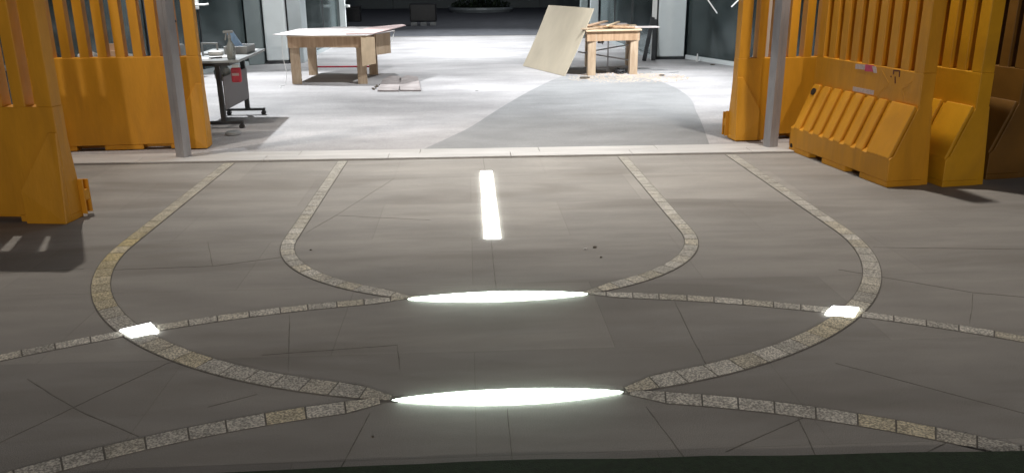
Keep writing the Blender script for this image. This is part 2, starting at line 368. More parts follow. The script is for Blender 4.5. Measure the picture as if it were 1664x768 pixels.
# ================================================================ FLOOR LIGHTS
def lens_light(yc, up, dn, x0, x1, label):
    n, mrows = 60, 6; vs, fs = [], []
    for i in range(n+1):
        x_ = x0+(x1-x0)*i/n; q_ = 1-((x_-CX-.01)/((x1-x0)/2))**2; q_ = max(0, q_)
        yt = yc+.01*(x_-CX)+up*q_; yb = yc+.01*(x_-CX)-dn*q_
        for j in range(mrows+1):
            t = j/mrows; z = .0035+.019*math.sin(math.pi*t)**.6*q_**.5
            vs.append((x_, yb+(yt-yb)*t, z))
    for i in range(n):
        for j in range(mrows):
            a = i*(mrows+1)+j; fs.append((a, a+mrows+1, a+mrows+2, a+1))
    mb = MB(); mb.add(vs, fs)
    o = mb.build('floor_light', 'light', origin=(CX, (vs[3][1]), .0), smooth=True)
    return tag(o, label, 'floor light', 'lit glass panels set in the paving')
def box_light(pts, label, mt='light_small', h=.010):
    c = (sum(p[0] for p in pts)/4, sum(p[1] for p in pts)/4, 0)
    o = MB().slab(pts, .001, .004+h).build('floor_light', mt, origin=c, bevel=.003)
    return tag(o, label, 'floor light', 'lit glass panels set in the paving')
lens_light(3.149, .060, .068, -.35, .63, 'glowing white lens-shaped glass panel in the paving, the larger one nearest the turf mat')
lens_light(4.292, .066, .064, -.36, .64, 'glowing white lens-shaped glass panel where the inner stone loop meets the upper arc')
box_light([(.085,5.36),(.195,5.36),(.195,7.36),(.09,7.36)], 'long narrow glowing white strip running towards the threshold')
box_light([(-1.69,3.86),(-1.58,3.92),(-1.655,4.03),(-1.78,3.95)], 'small square glowing paving light at the left crossing of stone bands')
box_light([(1.83,3.92),(1.96,3.87),(2.04,3.985),(1.91,4.015)], 'small square glowing paving light at the right crossing of stone bands')

# ================================================================ HALL WALLS
def V2(a): return Vector((a[0], a[1]))
def wall_seg(mb, a, b_, th, z0, z1):               # th to the left of a->b
    a = V2(a); b_ = V2(b_); d = (b_-a).normalized(); n_ = Vector((-d.y, d.x))*th
    mb.slab([tuple(a), tuple(b_), tuple(b_+n_), tuple(a+n_)], z0, z1)
def lerp(a, b_, t): return (a[0]+(b_[0]-a[0])*t, a[1]+(b_[1]-a[1])*t)
TOP = 4.6
def glazing(name, label, a, b_, side, panes, frame_mt='dark_metal', skirt='pale_metal'):
    t = thing(name, label, 'glass wall', (a[0], a[1], 0))
    fr = MB(); wall_seg(fr, a, b_, side*.06, .006, .09); wall_seg(fr, a, b_, side*.06, TOP-.1, TOP)
    fr.build('base_rail', skirt, t, bevel=.004)
    for i in range(panes):
        p, q = lerp(a, b_, i/panes), lerp(a, b_, (i+1)/panes)
        dd = math.dist(p, q); g = .012/dd
        pm = MB(); wall_seg(pm, lerp(p, q, g), lerp(p, q, 1-g), side*.012, .092, TOP-.102)
        for v in pm.v: v += Vector(((b_[1]-a[1])*-side, (b_[0]-a[0])*side, 0)).normalized()*.024
        pm.build('glass_pane', 'glass', t)
        if i:
            mm = MB(); wall_seg(mm, lerp(p, q, -g*.8), lerp(p, q, g*.8), side*.05, .091, TOP-.101); mm.build('mullion', frame_mt, t)
    return t
# left
GLa, GLb = (-6.9, 8.4), (-4.39, 17.19)
glazing('glass_wall', 'long dark glass wall on the left behind the desk', GLa, GLb, 1, 6)
c = MB(); c.slab([(-4.39,17.20),(-4.12,17.36),(-4.17,18.3),(-4.44,18.3)], .006, TOP)
tag(c.build('frame_pillar', 'grey_paint', origin=(-4.3,17.5,0), bevel=.01), 'dark grey-green door jamb left of the pale round-cornered column', 'jamb')
col = thing('column', 'pale grey clad column on the left with a dark seam, behind the wooden table', 'column', (-3.9,17.5,0))
c = MB(); c.slab([(-4.09,17.42),(-3.66,17.50),(-3.64,18.2),(-4.09,18.2)], .06, TOP); c.build('cladding', 'white_paint', col, bevel=.04, seg=4)
c = MB(); c.slab([(-3.655,17.56),(-3.625,17.56),(-3.625,18.1),(-3.655,18.1)], .006, TOP); c.build('dark_seam', 'black', col)
c = MB(); c.slab([(-3.62,17.52),(-3.36,17.60),(-3.36,18.2),(-3.62,18.2)], .006, TOP); c.build('side_cladding', 'pale_metal', col, bevel=.015)
c = MB(); c.slab([(-4.10,17.40),(-3.66,17.48),(-3.64,18.21),(-4.10,18.21)], .006, .055); c.build('skirting', 'dark_metal', col, bevel=.005)
glazing('glass_wall', 'glass wall on the left beyond the pale column', (-3.40,18.22), (-3.40,22.9), 1, 2)
c = MB(); c.box(-3.37,-3.22,22.95,23.1,.006,TOP)
pp = thing('post', 'thin white post at the far left corner of the bright floor', 'post', (-3.25,23,0))
c.build('shaft', 'white_paint', pp, bevel=.01)
MB().box(-3.52,-3.375,22.98,23.08,.006,TOP).build('grey_jamb', 'grey_paint', pp)
c = MB(); c.tube([(-3.22,23.0,.95),(-3.10,22.93,.95)], .035, 10).build('door_stop', 'white', pp)
# right
col = thing('column', 'pale grey square column on the right beside two leaning dark strips', 'column', (4.2,17.6,0))
c = MB(); c.slab([(3.93,17.45),(4.50,17.45),(4.52,18.05),(3.93,18.05)], .06, TOP); c.build('cladding', 'white_paint', col, bevel=.015)
c = MB(); c.slab([(3.90,17.43),(4.505,17.43),(4.54,18.07),(3.90,18.07)], .006, .055); c.build('skirting', 'dark_metal', col, bevel=.004)
MB().box(3.80,3.885,17.42,17.50,.006,TOP).build('white_corner_strip', 'white', col)
MB().box(3.887,3.925,17.46,17.56,.006,TOP).build('dark_seam', 'dark_metal', col)
glazing('glass_wall', 'dark glass wall on the right reaching toward the gate', (6.35,12.4), (4.54,17.5), -1, 3, skirt='white_paint')
glazing('glass_wall', 'glass wall on the right beyond the wooden table', (3.82,17.52), (3.66,23.6), -1, 3)
pp = thing('post', 'pale grey double post behind the leaning plywood sheet', 'post', (3.5,23.8,0))
MB().box(3.42,3.66,23.75,23.95,.006,TOP).build('shaft', 'pale_metal', pp, bevel=.02)
MB().box(3.15,3.36,23.8,23.95,.006,TOP).build('side_shaft', 'grey_paint', pp, bevel=.02)
# rooms behind the glass
for a, b_, sd, lb, cross in (((-11,8.4),(-8.6,17.6),1,'dim bare wall of the room behind the left glass',(-4.5,18.35)),((10.3,12.4),(8.6,18.6),-1,'dim bare wall of the room behind the right glass',(4.6,18.1))):
    mb = MB(); wall_seg(mb, a, b_, sd*.15, 0, TOP); wall_seg(mb, b_, cross, sd*.15, 0, TOP)
    tag(mb.build('room_wall', 'room'), lb, 'wall')
for a, b_, sd, lb in (((-6.5,18.6),(-6.2,26),1,'dark inner wall seen through the glass left of the far post'),((6.6,18.3),(6.4,26),-1,'dark inner wall seen through the glass right of the far posts')):
    mb = MB(); wall_seg(mb, a, b_, sd*.15, 0, TOP); tag(mb.build('room_wall', 'room'), lb, 'wall')
# pale vertical blinds / stacked sheets behind the left glass
for i, (y_, w_, lb) in enumerate(((11.3,.5,'pale board standing behind the left glass, nearest the gate'),(13.1,.9,'wide pale board standing behind the left glass above the desk'),(15.4,.7,'narrow grey board standing behind the left glass near the column'))):
    o = MB().bar((-7.4+i*.35,y_,.01),(-7.55+i*.35,y_+.05,2.7), w_, .03).build('standing_board', 'grey_paint', origin=(-7.4+i*.35,y_,0)); tag(o, lb, 'board', 'boards behind the left glass')

# beyond the hall: dark yard
tag(MB().slab([(-14,25.0),(14,25.0),(14,25.12),(-14,25.12)], -.008, .008).build('yard_edge', 'joint'), kind='structure')
hd = MB()
for x0 in range(-16, 16, 4): hd.box(x0, x0+3.98, 47+.05*(x0%3), 47.4, 0, 3.2)
tag(hd.build('boundary_wall', 'grey_paint'), 'black boundary wall at the back of the dark yard', 'wall')
pl = thing('planter', 'low round planter with dark shrubs in the far dark yard', 'planter', (.7,42.6,0))
c = MB(); c.lathe((.7,42.6,0), [(1.5,-.01),(1.6,.12),(1.6,.22),(1.5,.22),(1.5,.14)], 40); c.build('rim', 'pale_metal', pl)
c = MB()
for i in range(900):
    a = random.uniform(0, 6.283); rr = 1.45*random.random()**.5; h = random.uniform(.15,.75)*(1.15-rr/1.8)
    p = Vector((.7+rr*math.cos(a), 42.6+rr*math.sin(a), .12+h)); d = Vector((random.gauss(0,1), random.gauss(0,1), random.gauss(0,.8))).normalized()
    s_ = d.cross(Vector((0,0,1))).normalized()*.035; d = d*.13
    c.add([p-d, p+s_, p+d, p-s_], [(0,1,2,3)])
c.build('shrubs', 'leaf', pl)
bx = thing('storage_cabinet', 'dark low cabinet with three pale feet in the far dark yard', 'cabinet', (-1.6,30.9,0))
MB().box(-2.05,-1.1,30.9,31.5,.12,.75).build('body', 'black', bx, bevel=.04)
for i in range(3): MB().box(-2.02+i*.34,-1.80+i*.34,30.85,31.1,-.012,.11).build('foot', 'greyp', bx, bevel=.01)
bx = thing('crate', 'black crate standing in the yard beyond the white post', 'crate', (-4.3,34,0))
MB().box(-4.7,-4.2,34,34.5,-.012,.55).build('body', 'black', bx, bevel=.02); MB().box(-4.73,-4.17,33.97,34.53,.551,.6).build('lid', 'dark_metal', bx, bevel=.01)

# ================================================================ BARRIERS
def barrier(label, loc, rz, L=1.68, sill=.93, mt='plastic', top=1.85, conn=0, extras=None, plain=False, group='orange plastic barriers at the gate'):
    t = thing('plastic_barrier', label, 'barrier', loc, rz, group, local=True)
    h = L/2
    b = MB()
    # lower body, ribbed slope on -y, plain flare on +y
    if plain: b.prism([(-.05,.05),(-.05,.25),(-.0085,.60),(-.0085,sill),(.1125,sill),(.118,.05)], -h, h)
    else: b.prism([(-.215,.05),(-.215,.235),(-.178,.262),(-.030,.602),(-.010,.642),(-.0085,sill),(.1125,sill),(.118,.05)], -h, h)
    for x0, x1 in ((-h+.001,-h+.38),(-.19,.19),(h-.38,h-.001)): b.box(x0, x1, -.048 if plain else -.213, .116, 0, .05)
    b.box(-h+.38, h-.38, -.045 if plain else -.02, -.01 if plain else .02, 0, .05)
    b.build('base', mt, t, bevel=.006)
    rb = MB(); n = max(7, round((L-.28)/.165)); p = (L-.205)/n
    for i in range(0 if plain else n):
        x0 = -h+.06+i*p
        x1 = x0+.105 if i < n-1 else h-.012
        rb.prism([(-.213,.225),(-.219,.245),(-.034,.668),(.0,.648),(-.03,.60),(-.185,.25)], x0, x1)
    if not plain: rb.build('ribs', mt, t, bevel=.008)
    # proud end gussets on the plain back, inner edge slanting outward as it rises
    for sg in (-1, 1):
        gm = MB()
        xo = sg*(h-.002); prof = [(xo, .002), (sg*(h-.30), .002), (sg*(h-.30), .25), (sg*(h-.06), .66), (xo, .66)]
        fr_y = [.178, .178, .178, .122, .122]
        vs = [(x_, .110, z_) for x_, z_ in prof]+[(x_, y_, z_) for (x_, z_), y_ in zip(prof, fr_y)]
        n5 = 5
        gm.add(vs, [tuple(range(5))]+[(5,6,7),(5,7,8),(5,8,9)]+[(a, (a+1)%5, (a+1)%5+5, a+5) for a in range(5)])
        gm.build('end_gusset', mt, t, bevel=.006)
    # upper panel
    u = MB(); y0, y1 = -.008, .112
    nsl = round((L-.24)/.162); pitch_ = (L-.24-.08)/(nsl-1); first = -h+.12
    sx = [first+i*pitch_ for i in range(nsl)]
    ed = [-h+.004]
    for x0 in sx: ed += [x0, x0+.08]
    ed.append(h-.004)
    st = 1.62
    for i in range(0, len(ed), 2):
        if i == 0 or i == len(ed)-2: u.box(ed[i], ed[i+1], y0, y1, sill-.001, st+.001)
        else: u.prism([(y0+.016,sill-.03),(y0+.004,sill),(y0+.004,st),(y1-.004,st),(y1-.004,sill),(y1-.016,sill-.03)], ed[i], ed[i+1])
    u.box(-h+.004, h-.004, y0, y1, st, top)
    u.build('slatted_panel', mt, t, bevel=.005)
    for s_ in conn if isinstance(conn, (list, tuple)) else []:
        c = MB(); x0, x1 = sorted((s_*(h-.01), s_*(h+.035)))
        c.box(x0, x1, -.12, -.105, .02, .27); c.box(x0, x1, -.05, -.035, .02, .285); c.box(x0, x1-.01, -.104, -.051, .12, .2)
        c.build('connector', mt, t, bevel=.004)
    if extras: extras(t, h)
    return t
def holes(t, h):
    # dark filler hole on the last rib and drain hole at the foot
    c = MB(); c.tube([(-h+.11,-.075,.60),(-h+.11,-.06,.595)], .034, 16).build('filler_hole', 'hole', t)
    c = MB(); c.tube([(-h+.05,-.2175,.06),(-h+.05,-.20,.06)], .022, 12).build('drain_hole', 'hole', t)
def d_extras(t, h):
    holes(t, h)
    y = -.0095
    def X(s): return h-.02-s
    def q(pts, nm, m_, th=.0015):
        vs = [(X(s), y, z) for s, z in pts]+[(X(s), y-th, z) for s, z in pts]
        o = MB().add(vs, [(3,2,1,0),(4,5,6,7),(0,1,5,4),(1,2,6,5),(2,3,7,6),(3,0,4,7)]).build(nm, m_, t); return o
    q([(.90,.915),(.90,.872),(.755,.878),(.755,.921)], 'sticker', 'sticker')['label'] = 'torn white sticker'
    q([(.755,.925),(.755,.865),(.63,.872),(.63,.93)], 'sticker', 'pinkred')['label'] = 'pink-red printed sticker'
    q([(.655,.918),(.62,.865),(.575,.868),(.60,.92)], 'sticker', 'sticker', .0028)['label'] = 'torn white sticker scrap'
    q([(.90,.712),(.90,.672),(.585,.676),(.585,.716)], 'sticker', 'sticker')['label'] = 'long white sticker strip'
    c = MB()
    for (s0, z0), (s1, z1) in (((.36,.912),(.27,.918)),((.355,.915),(.352,.88)),((.275,.918),(.272,.868)),((.325,.865),(.312,.81)),((.385,.862),(.372,.858))):
        c.bar((X(s0), y-.001, z0), (X(s1), y-.001, z1), .013, .002, up=(0,1,0))
    c.build('marker_scrawl', 'ink', t)
    # faint plain bands between the slots and ribs
    c = MB()
    c.bar((X(.55),y,.66),(X(.40),y,.80),.010,.003,up=(0,1,0)); c.bar((X(.40),y,.80),(X(.52),y,.90),.010,.003,up=(0,1,0))
    c.build('moulding_line', 'plastic', t); c = MB()
    c.bar((X(.16),y,.68),(X(.22),y,.78),.010,.003,up=(0,1,0)); c.bar((X(.22),y,.78),(X(.10),y,.86),.010,.003,up=(0,1,0))
    c.build('moulding_line', 'plastic', t)
def hole_small(t, h):
    MB().tube([(-h+.19,.114,1.27),(-h+.19,.105,1.27)], .014, 12).build('bolt_hole', 'hole', t)
barrier('mustard slatted plastic barrier nearest on the left, casting slot-shaped light patches', (-3.74,6.19,0), R(174), sill=.84, conn=[-1], plain=True)
barrier('orange slatted plastic barrier behind the left steel post, beside the desk', (-3.553,8.73,.014), R(184), extras=hole_small, plain=True)
barrier('orange slatted plastic barrier standing behind the right steel post', (3.62,8.79,.014), R(185), sill=.85, conn=[1], plain=True)
DL = 1.58
barrier('orange ribbed barrier on the right with stickers and a dark scrawl', (3.653-.15*DL/2, 6.562+.99*DL/2, 0), R(-81.4), L=DL, sill=.93, extras=d_extras)
barrier('yellow barrier standing right behind the stickered one, second from the right edge', (4.113-.15*DL/2, 6.53+.99*DL/2, 0), R(-81.4), L=DL, sill=.93, mt='plastic2')
barrier('barrier coloured dark brown for shade, cut by the right edge of the picture', (4.62-.15*DL/2, 6.75+.99*DL/2, 0), R(-81.4), L=DL, sill=.93, mt='plastic_shaded')

# ================================================================ STEEL POSTS
def steel_post(x, y, rz, label):
    t = thing('steel_post', label, 'post', (x,y,0), rz, 'steel posts at the gate', local=True)
    c = MB(); a, b_, w_ = .055, .048, .004
    prof = [(-a,-b_),(a,-b_),(a,b_),(a-.022,b_),(a-.022,b_-w_),(a-w_,b_-w_),(a-w_,-b_+w_),(-a+w_,-b_+w_),(-a+w_,b_-w_),(-a+.022,b_-w_),(-a+.022,b_),(-a,b_)]
    c.slab(prof, .002, 4.4); c.build('channel', 'steel', t, bevel=.0015)
    c = MB(); c.box(-.012,.012,-b_-.004,-b_-.0005,.002,4.39); c.build('rib', 'steel', t, bevel=.001)
    return t
steel_post(-2.82, 8.22, R(-28), 'grey steel post at the left end of the threshold')
steel_post(3.07, 8.24, R(25), 'grey steel post at the right end of the threshold')

# ================================================================ LEFT WOODEN TABLE AND BOARDS
def wooden_table(label, legs, top, lw, rails, z0=.006):
    t = thing('wooden_table', label, 'table', (legs[0][0], legs[0][1], 0), 0, 'rough plywood work tables')
    for i, (x, y) in enumerate(legs):
        c = MB(); wb = lw*.92
        c.slab([(x-wb/2,y-.03),(x+wb/2,y-.03),(x+wb/2,y+.03),(x-wb/2,y+.03)], z0, top-.18)
        c.slab([(x-wb/2-.012,y-.033),(x+wb/2+.012,y-.033),(x+wb/2+.012,y+.033),(x-wb/2-.012,y+.033)], top-.179, top-.004)
        c.box(x-wb/2+.002, x-wb/2+.03, y+.03, y+.14, z0, top-.01)
        c.build('leg', 'wood', t, bevel=.003)
    for a, b_ in rails:
        a = Vector(a); b_ = Vector(b_); c = MB(); c.bar((a.x,a.y,top-.085),(b_.x,b_.y,top-.085), .03, .165); c.build('apron', 'wood_apron', t, bevel=.002)
    return t
T = .765
TL = [(-2.83,14.05),(-1.74,13.95),(-2.79,15.35),(-1.70,15.28)]
tl = wooden_table('rough plywood table on the left with irregular pale sheets on top', TL, T, .165,
                  [((-2.92,14.0,0),(-1.66,13.90,0)),((-2.87,15.40,0),(-1.62,15.33,0)),((-2.90,14.04,0),(-2.86,15.37,0)),((-1.665,13.94,0),(-1.63,15.30,0))])
MB().slab([(-2.93,13.98),(-1.64,13.88),(-1.60,15.36),(-2.90,15.44)], T-.002, T+.016).build('tabletop', 'wood_pale', tl)
def sheet(name, pts, zs, th, mt, label, cat='board', group=None):
    c = MB(); c.slab(pts, zs, [z+th for z in zs]); o = c.build(name, mt, origin=(pts[0][0],pts[0][1],zs[0])); return tag(o, label, cat, group)
sheet('white_sheet', [(-3.16,14.02),(-2.55,13.86),(-1.62,13.82),(-1.25,14.9),(-1.60,15.9),(-2.55,16.1),(-3.02,15.5)], [.80,.787,.787,.79,.787,.787,.80], .006, 'sheet', 'large pale sheet with a ragged outline lying on the left wooden table')
sheet('pink_sheet', [(-1.98,14.02),(-1.52,14.05),(-1.12,15.75),(-1.22,16.1),(-1.78,15.75)], [.801,.801,.83,.83,.803], .008, 'sheet_pink', 'pinkish sheet overhanging the right end of the left wooden table')
sheet('white_sheet', [(-2.62,15.0),(-1.75,14.75),(-1.62,15.95),(-2.50,16.15)], [.797,.797,.797,.797], .005, 'sheet', 'second smaller pale sheet at the back of the left wooden table')
o = MB().slab([(-1.72,13.835),(-1.50,13.855),(-1.50,13.875),(-1.72,13.855)], [.30,.34,.34,.30], .762).build('hanging_board', 'wood_pale', origin=(-1.6,13.85,.3)); tag(o, 'pale plywood offcut hanging from the front right corner of the left table', 'board')
o = MB().slab([(-1.55,14.5),(-1.36,15.1),(-1.38,15.12),(-1.57,14.52)], [.42,.40,.40,.42], .755).build('hanging_board', 'wood', origin=(-1.5,14.8,.4)); tag(o, 'dark brown offcut hanging at the right side of the left table', 'board')
o = MB().tube([(-1.3,15.3,.78),(-1.33,15.2,.62),(-1.42,15.1,.5),(-1.52,15.0,.47)], .008, 6).build('cord', 'white', origin=(-1.4,15.2,.5)); tag(o, 'thin pale cord hanging from the right end of the left table', 'cord')
o = MB().tube([(-3.0,14.0,.80),(-3.02,13.98,.5),(-2.98,14.0,.2),(-3.0,13.95,.012),(-3.05,13.7,.012),(-2.98,13.5,.012)], .006, 6).build('cord', 'white', origin=(-3,14,0)); tag(o, 'thin white cord dropping down beside the left leg of the left table', 'cord')
o = MB().tube([(-3.1,16.66,.015),(-2.5,16.6,.015),(-2.1,16.62,.015),(-1.85,16.55,.015)], .018, 8).build('red_pipe', 'red', origin=(-2.5,16.6,0)); tag(o, 'thin red pipe lying on the floor behind the left table', 'pipe')
for dx, lb in ((0,'dusty grey board on the floor in front of the table, the left of the pair'),(.345,'dusty grey board on the floor in front of the table, the right of the pair')):
    y0 = 12.93
    c = MB(); c.slab([(-1.40+dx,y0),(-1.075+dx,y0-.03),(-1.16+dx*.82,y0+1.75),(-1.36+dx*.82,y0+2.0),(-1.46+dx*.82,y0+1.5)], .008, .030)
    tag(c.build('floor_board', 'board_grey', origin=(-1.3+dx,y0+.8,0), bevel=.002), lb, 'board', 'boards lying on the floor')
c = MB()
for i in range(14):
    p = Vector((-1.50+random.gauss(0,.05), 13.5+random.gauss(0,.2), .012)); s_ = random.uniform(.015,.04)
    c.slab([(p.x,p.y),(p.x+s_,p.y+.01),(p.x+s_*.8,p.y+s_),(p.x-.01,p.y+s_*.7)], .007, .007+s_*.5)
tag(c.build('rubble', 'dirt'), 'small heap of crumbs left of the two floor boards', 'rubble', kind='stuff')

# ================================================================ RIGHT TABLE, PLYWOOD, CLUTTER
TR = [(2.16,14.70),(2.93,14.85),(2.33,16.2),(3.14,16.3)]
tr = wooden_table('rough plywood table on the right carrying wood scraps', TR, .765, .15,
                  [((2.06,14.65,0),(3.02,14.84,0)),((2.25,16.25,0),(3.22,16.36,0)),((2.08,14.68,0),(2.26,16.22,0)),((3.0,14.86,0),(3.2,16.33,0))])
MB().slab([(2.04,14.60),(3.05,14.80),(3.24,16.40),(2.22,16.30)], .763, .781).build('tabletop', 'wood_pale', tr)
for i, (a, b_, w_, mt, lb) in enumerate([((2.02,14.75,.80),(2.75,15.6,.80),.13,'wood','brown wood strip lying across the right table, nearest the plywood'),
        ((2.05,15.3,.815),(2.95,14.95,.81),.10,'wood_apron','red-brown wood strip lying across the front of the right table'),
        ((2.15,15.9,.80),(3.0,15.5,.80),.14,'wood','dusty brown wood strip at the back of the right table'),
        ((2.6,15.15,.80),(3.42,15.2,.80),.22,'sheet','white strip overhanging the right end of the right table'),
        ((2.3,14.85,.83),(2.9,15.35,.825),.07,'wood_apron','narrow red-brown strip lying slanted at the front right of the right table'),
        ((2.2,15.5,.825),(2.95,15.75,.83),.06,'board_grey','dusty grey strip lying at the back of the right table'),
        ((2.45,14.85,.845),(2.85,16.0,.85),.05,'wood_pale','thin pale lath crossing the scraps of the right table'),
        ((2.1,14.95,.84),(2.62,16.1,.86),.09,'peach','pale brown strip propped on the other scraps of the right table')]):
    o = MB().bar(a, b_, w_, .022).build('wood_scrap', mt, origin=a, bevel=.002); tag(o, lb, 'wood scrap', 'wood scraps on the right table')
# leaning sheet, bowed
A0 = Vector((1.69,14.63,.008)); dirL = Vector((-.32,.95,0)).normalized(); Lp = 1.93; lean = Vector((.95*.54,.32*.54,1.13)); nn = dirL.cross(lean).normalized()
vs, fs = [], []; nu, nv = 20, 14
for i in range(nu+1):
    for j in range(nv+1):
        u_, v_ = i/nu, j/nv
        bow = .025*math.sin(math.pi*v_) + .02*math.sin(math.pi*u_)*v_
        p = A0+dirL*Lp*u_+lean*v_ + nn*bow*(-1 if nn.x > 0 else 1)*-.6
        p.z = max(.008, p.z+.008*math.sin(math.pi*u_)*v_**2); vs.append(p)
for i in range(nu):
    for j in range(nv):
        a = i*(nv+1)+j; fs.append((a, a+nv+1, a+nv+2, a+1))
o = MB().add(vs, fs).build('plywood_sheet', 'ply', origin=A0); sd = o.modifiers.new('t', 'SOLIDIFY'); sd.thickness = .009
tag(o, 'large pale plywood sheet leaning tilted against the right wooden table', 'plywood sheet')
tz = thing('pipe_trestle', 'thin grey metal trestle standing under the right wooden table', 'trestle', (2.6,15.4,0))
for a, b_ in (((2.52,15.15,.008),(2.52,15.15,.74)),((2.02,15.5,.35),(3.0,15.0,.22)),((2.2,15.9,.30),(2.95,15.2,.50)),((2.1,15.2,.09),(3.0,15.25,.10)),((2.2,15.25,.70),(2.45,15.3,.5))):
    MB().tube([a, b_], .012, 8).build('pipe', 'steel', tz)
def tangle(name, c0, n, sx, sy, sz, r_, mt, label, cat):
    pts = []; p = Vector(c0)
    for i in range(n):
        a = i*1.9+random.uniform(-.5,.5); pts.append(p+Vector((math.cos(a)*sx*random.uniform(.5,1), math.sin(a)*sy*random.uniform(.5,1), abs(random.gauss(0,sz))+r_)))
    sm = []
    for i in range(len(pts)-1):
        for t in (0,.33,.66): sm.append(pts[i].lerp(pts[i+1], t))
    o = MB().tube(sm, r_, 7).build(name, mt, origin=c0, smooth=True); return tag(o, label, cat)
tangle('black_cable_coil', (2.72,15.0,.008), 22, .13, .2, .03, .012, 'black', 'tangled black cable lying under the right table near its right leg', 'cable')
tangle('dark_cloth_bundle', (2.75,15.4,.60), 26, .14, .12, .04, .022, 'dirt', 'dark bundle hanging right under the top of the right table', 'bundle')
tangle('black_cable_coil', (2.42,15.35,.50), 14, .06, .06, .03, .013, 'black', 'small knot of black cable hanging on the trestle', 'cable')
for pts, lb in (([(3.05,14.9,.012),(3.3,15.05,.012),(3.62,14.95,.012),(3.8,15.05,.012)],'thin dark cord on the floor right of the right table'),([(3.0,15.5,.012),(3.35,15.6,.012),(3.7,15.45,.012)],'thin cord on the floor behind the right leg of the right table')):
    o = MB().tube(pts, .008, 6).build('cord', 'greyp', origin=pts[0]); tag(o, lb, 'cord')
for x, y, s_, lb in ((3.38,14.55,.05,'small dark scrap on the floor in front of the right table'),(4.75,16.2,.05,'dark scrap by the foot of the right glass wall'),(1.98,14.25,.09,'flat dark shaving at the foot of the plywood sheet'),(.13,12.91,.03,'tiny white scrap on the open floor of the hall')):
    c = MB(); c.slab([(x-s_,y-s_*.5),(x+s_*.2,y-s_*.7),(x+s_,y),(x+s_*.3,y+s_*.7),(x-s_*.7,y+s_*.4)], .0105, .0105+s_*.35)
    tag(c.build('scrap', 'white' if 'white' in lb else 'dirt', origin=(x,y,0), bevel=.002), lb, 'scrap')
c = MB()
for i in range(1100):
    a = random.uniform(0,6.283); rr = random.random()**.7
    x, y = 2.75+rr*1.05*math.cos(a), 14.35+rr*.75*math.sin(a)+random.gauss(0,.05); s_ = random.uniform(.005,.016)
    c.slab([(x-s_,y-s_*.6),(x+s_*.6,y-s_),(x+s_,y+s_*.5),(x-s_*.4,y+s_)], .0065, .0115+s_*.04)
tag(c.build('sawdust', 'dust'), 'scattered sawdust in front of the right table', 'sawdust', kind='stuff')
# strips leaning at the right column
for a, b_, lb in (((3.60,17.15,.01),(3.80,17.40,.86),'dark grey strip leaning at a slant beside the right column'),((3.80,17.2,.01),(3.845,17.39,.82),'dark grey strip standing almost upright beside the right column')):
    o = MB().bar(a, b_, .085, .02, up=(0,1,0)).build('metal_strip', 'dark_metal', origin=a, bevel=.003); tag(o, lb, 'metal strip', 'strips leaning at the right column')
# hanging straps before the right glass
for a, b_, lb in (((4.32, 15.3, 1.26),(4.51, 15.3, 1.02),'thin pale strap slanting left to right high on the right glass wall'),((4.53, 14.2, 1.28),(4.42, 14.2, 1.17),'thin pale strap beside the barrier high on the right glass wall')):
    o = MB().bar(Vector(a)+(Vector(a)-Vector(b_))*.6, b_, .02, .012, up=(0,1,0)).build('hanging_strap', 'white', origin=a); tag(o, lb, 'strap', 'straps hanging by the right glass')
for x, y, lb in ((4.62,16.85,'small white bottle at the foot of the right glass beside the column'),(5.12,15.7,'small white bottle at the foot of the right glass beside the barrier')):
    o = MB().lathe((x,y,.008), [(.025,0),(.028,.02),(.026,.10),(.012,.13),(.012,.16)], 12).build('small_bottle', 'white', origin=(x,y,0), smooth=True); tag(o, lb, 'bottle')
# cream board behind the right barrier
o = MB().bar((3.30,9.8,.006),(3.60,9.75,1.75), .19, .02, up=(0,1,0)).build('cream_board', 'cream', origin=(3.3,9.8,0), bevel=.003); tag(o, 'cream board leaning behind the barrier of the right steel post', 'board')
o = MB().tube([(4.17,9.6,.01),(4.19,9.6,1.6)], .022, 10).build('pole', 'pale_metal', origin=(4.17,9.6,0)); tag(o, 'thin pale blue-grey pole behind the right barrier slots', 'pole')

# ================================================================ DESK
dk = thing('folding_desk', 'grey folding desk on castors behind the left barrier', 'desk', (-2.85,10.3,0))
zt = .80
MB().slab([(-3.30,9.62),(-2.60,9.74),(-2.66,11.32),(-3.36,11.38)], zt-.028, zt).build('desktop', 'desk_top', dk, bevel=.004)
MB().slab([(-3.22,9.80),(-2.74,9.86),(-2.76,11.1),(-3.22,11.1)], zt-.075, zt-.0285).build('under_frame', 'black', dk, bevel=.003)
for x, y, yy in ((-2.87,9.86,0),(-2.85,10.88,0)):
    l = MB(); l.bar((x,y,.07),(x-.01,y,zt-.07), .055, .05); l.build('leg', 'black', dk, bevel=.006)
    fo = MB().bar((x-.28,y-.01,.075),(x+.22,y,.075), .05, .035).build('foot', 'black', dk, bevel=.006)
    for cx_ in (x-.24, x+.20):
        MB().tube([(cx_-.0,y-.03,.03),(cx_,y+.02,.03)], .028, 14).build('castor', 'black', fo)
pn = MB().slab([(-2.845,9.88),(-2.83,9.88),(-2.81,10.86),(-2.825,10.86)], .22, .60).build('modesty_panel', 'panel', dk, bevel=.002)
def on_desk(name, label, cat): return thing(name, label, cat, (-2.8,10.3,zt))
sb = on_desk('spray_bottle', 'smoky spray bottle standing at the near end of the desk', 'spray bottle')
bx_, by_ = -2.70, 9.83
MB().lathe((bx_,by_,zt+.001), [(.040,0),(.047,.012),(.048,.12),(.043,.155),(.022,.195),(.016,.215),(.016,.235)], 20).build('body', 'bottle', sb, smooth=True)
MB().lathe((bx_,by_,zt+.236), [(.02,0),(.02,.03),(.013,.035),(.013,.06)], 14).build('collar', 'greyp', sb)
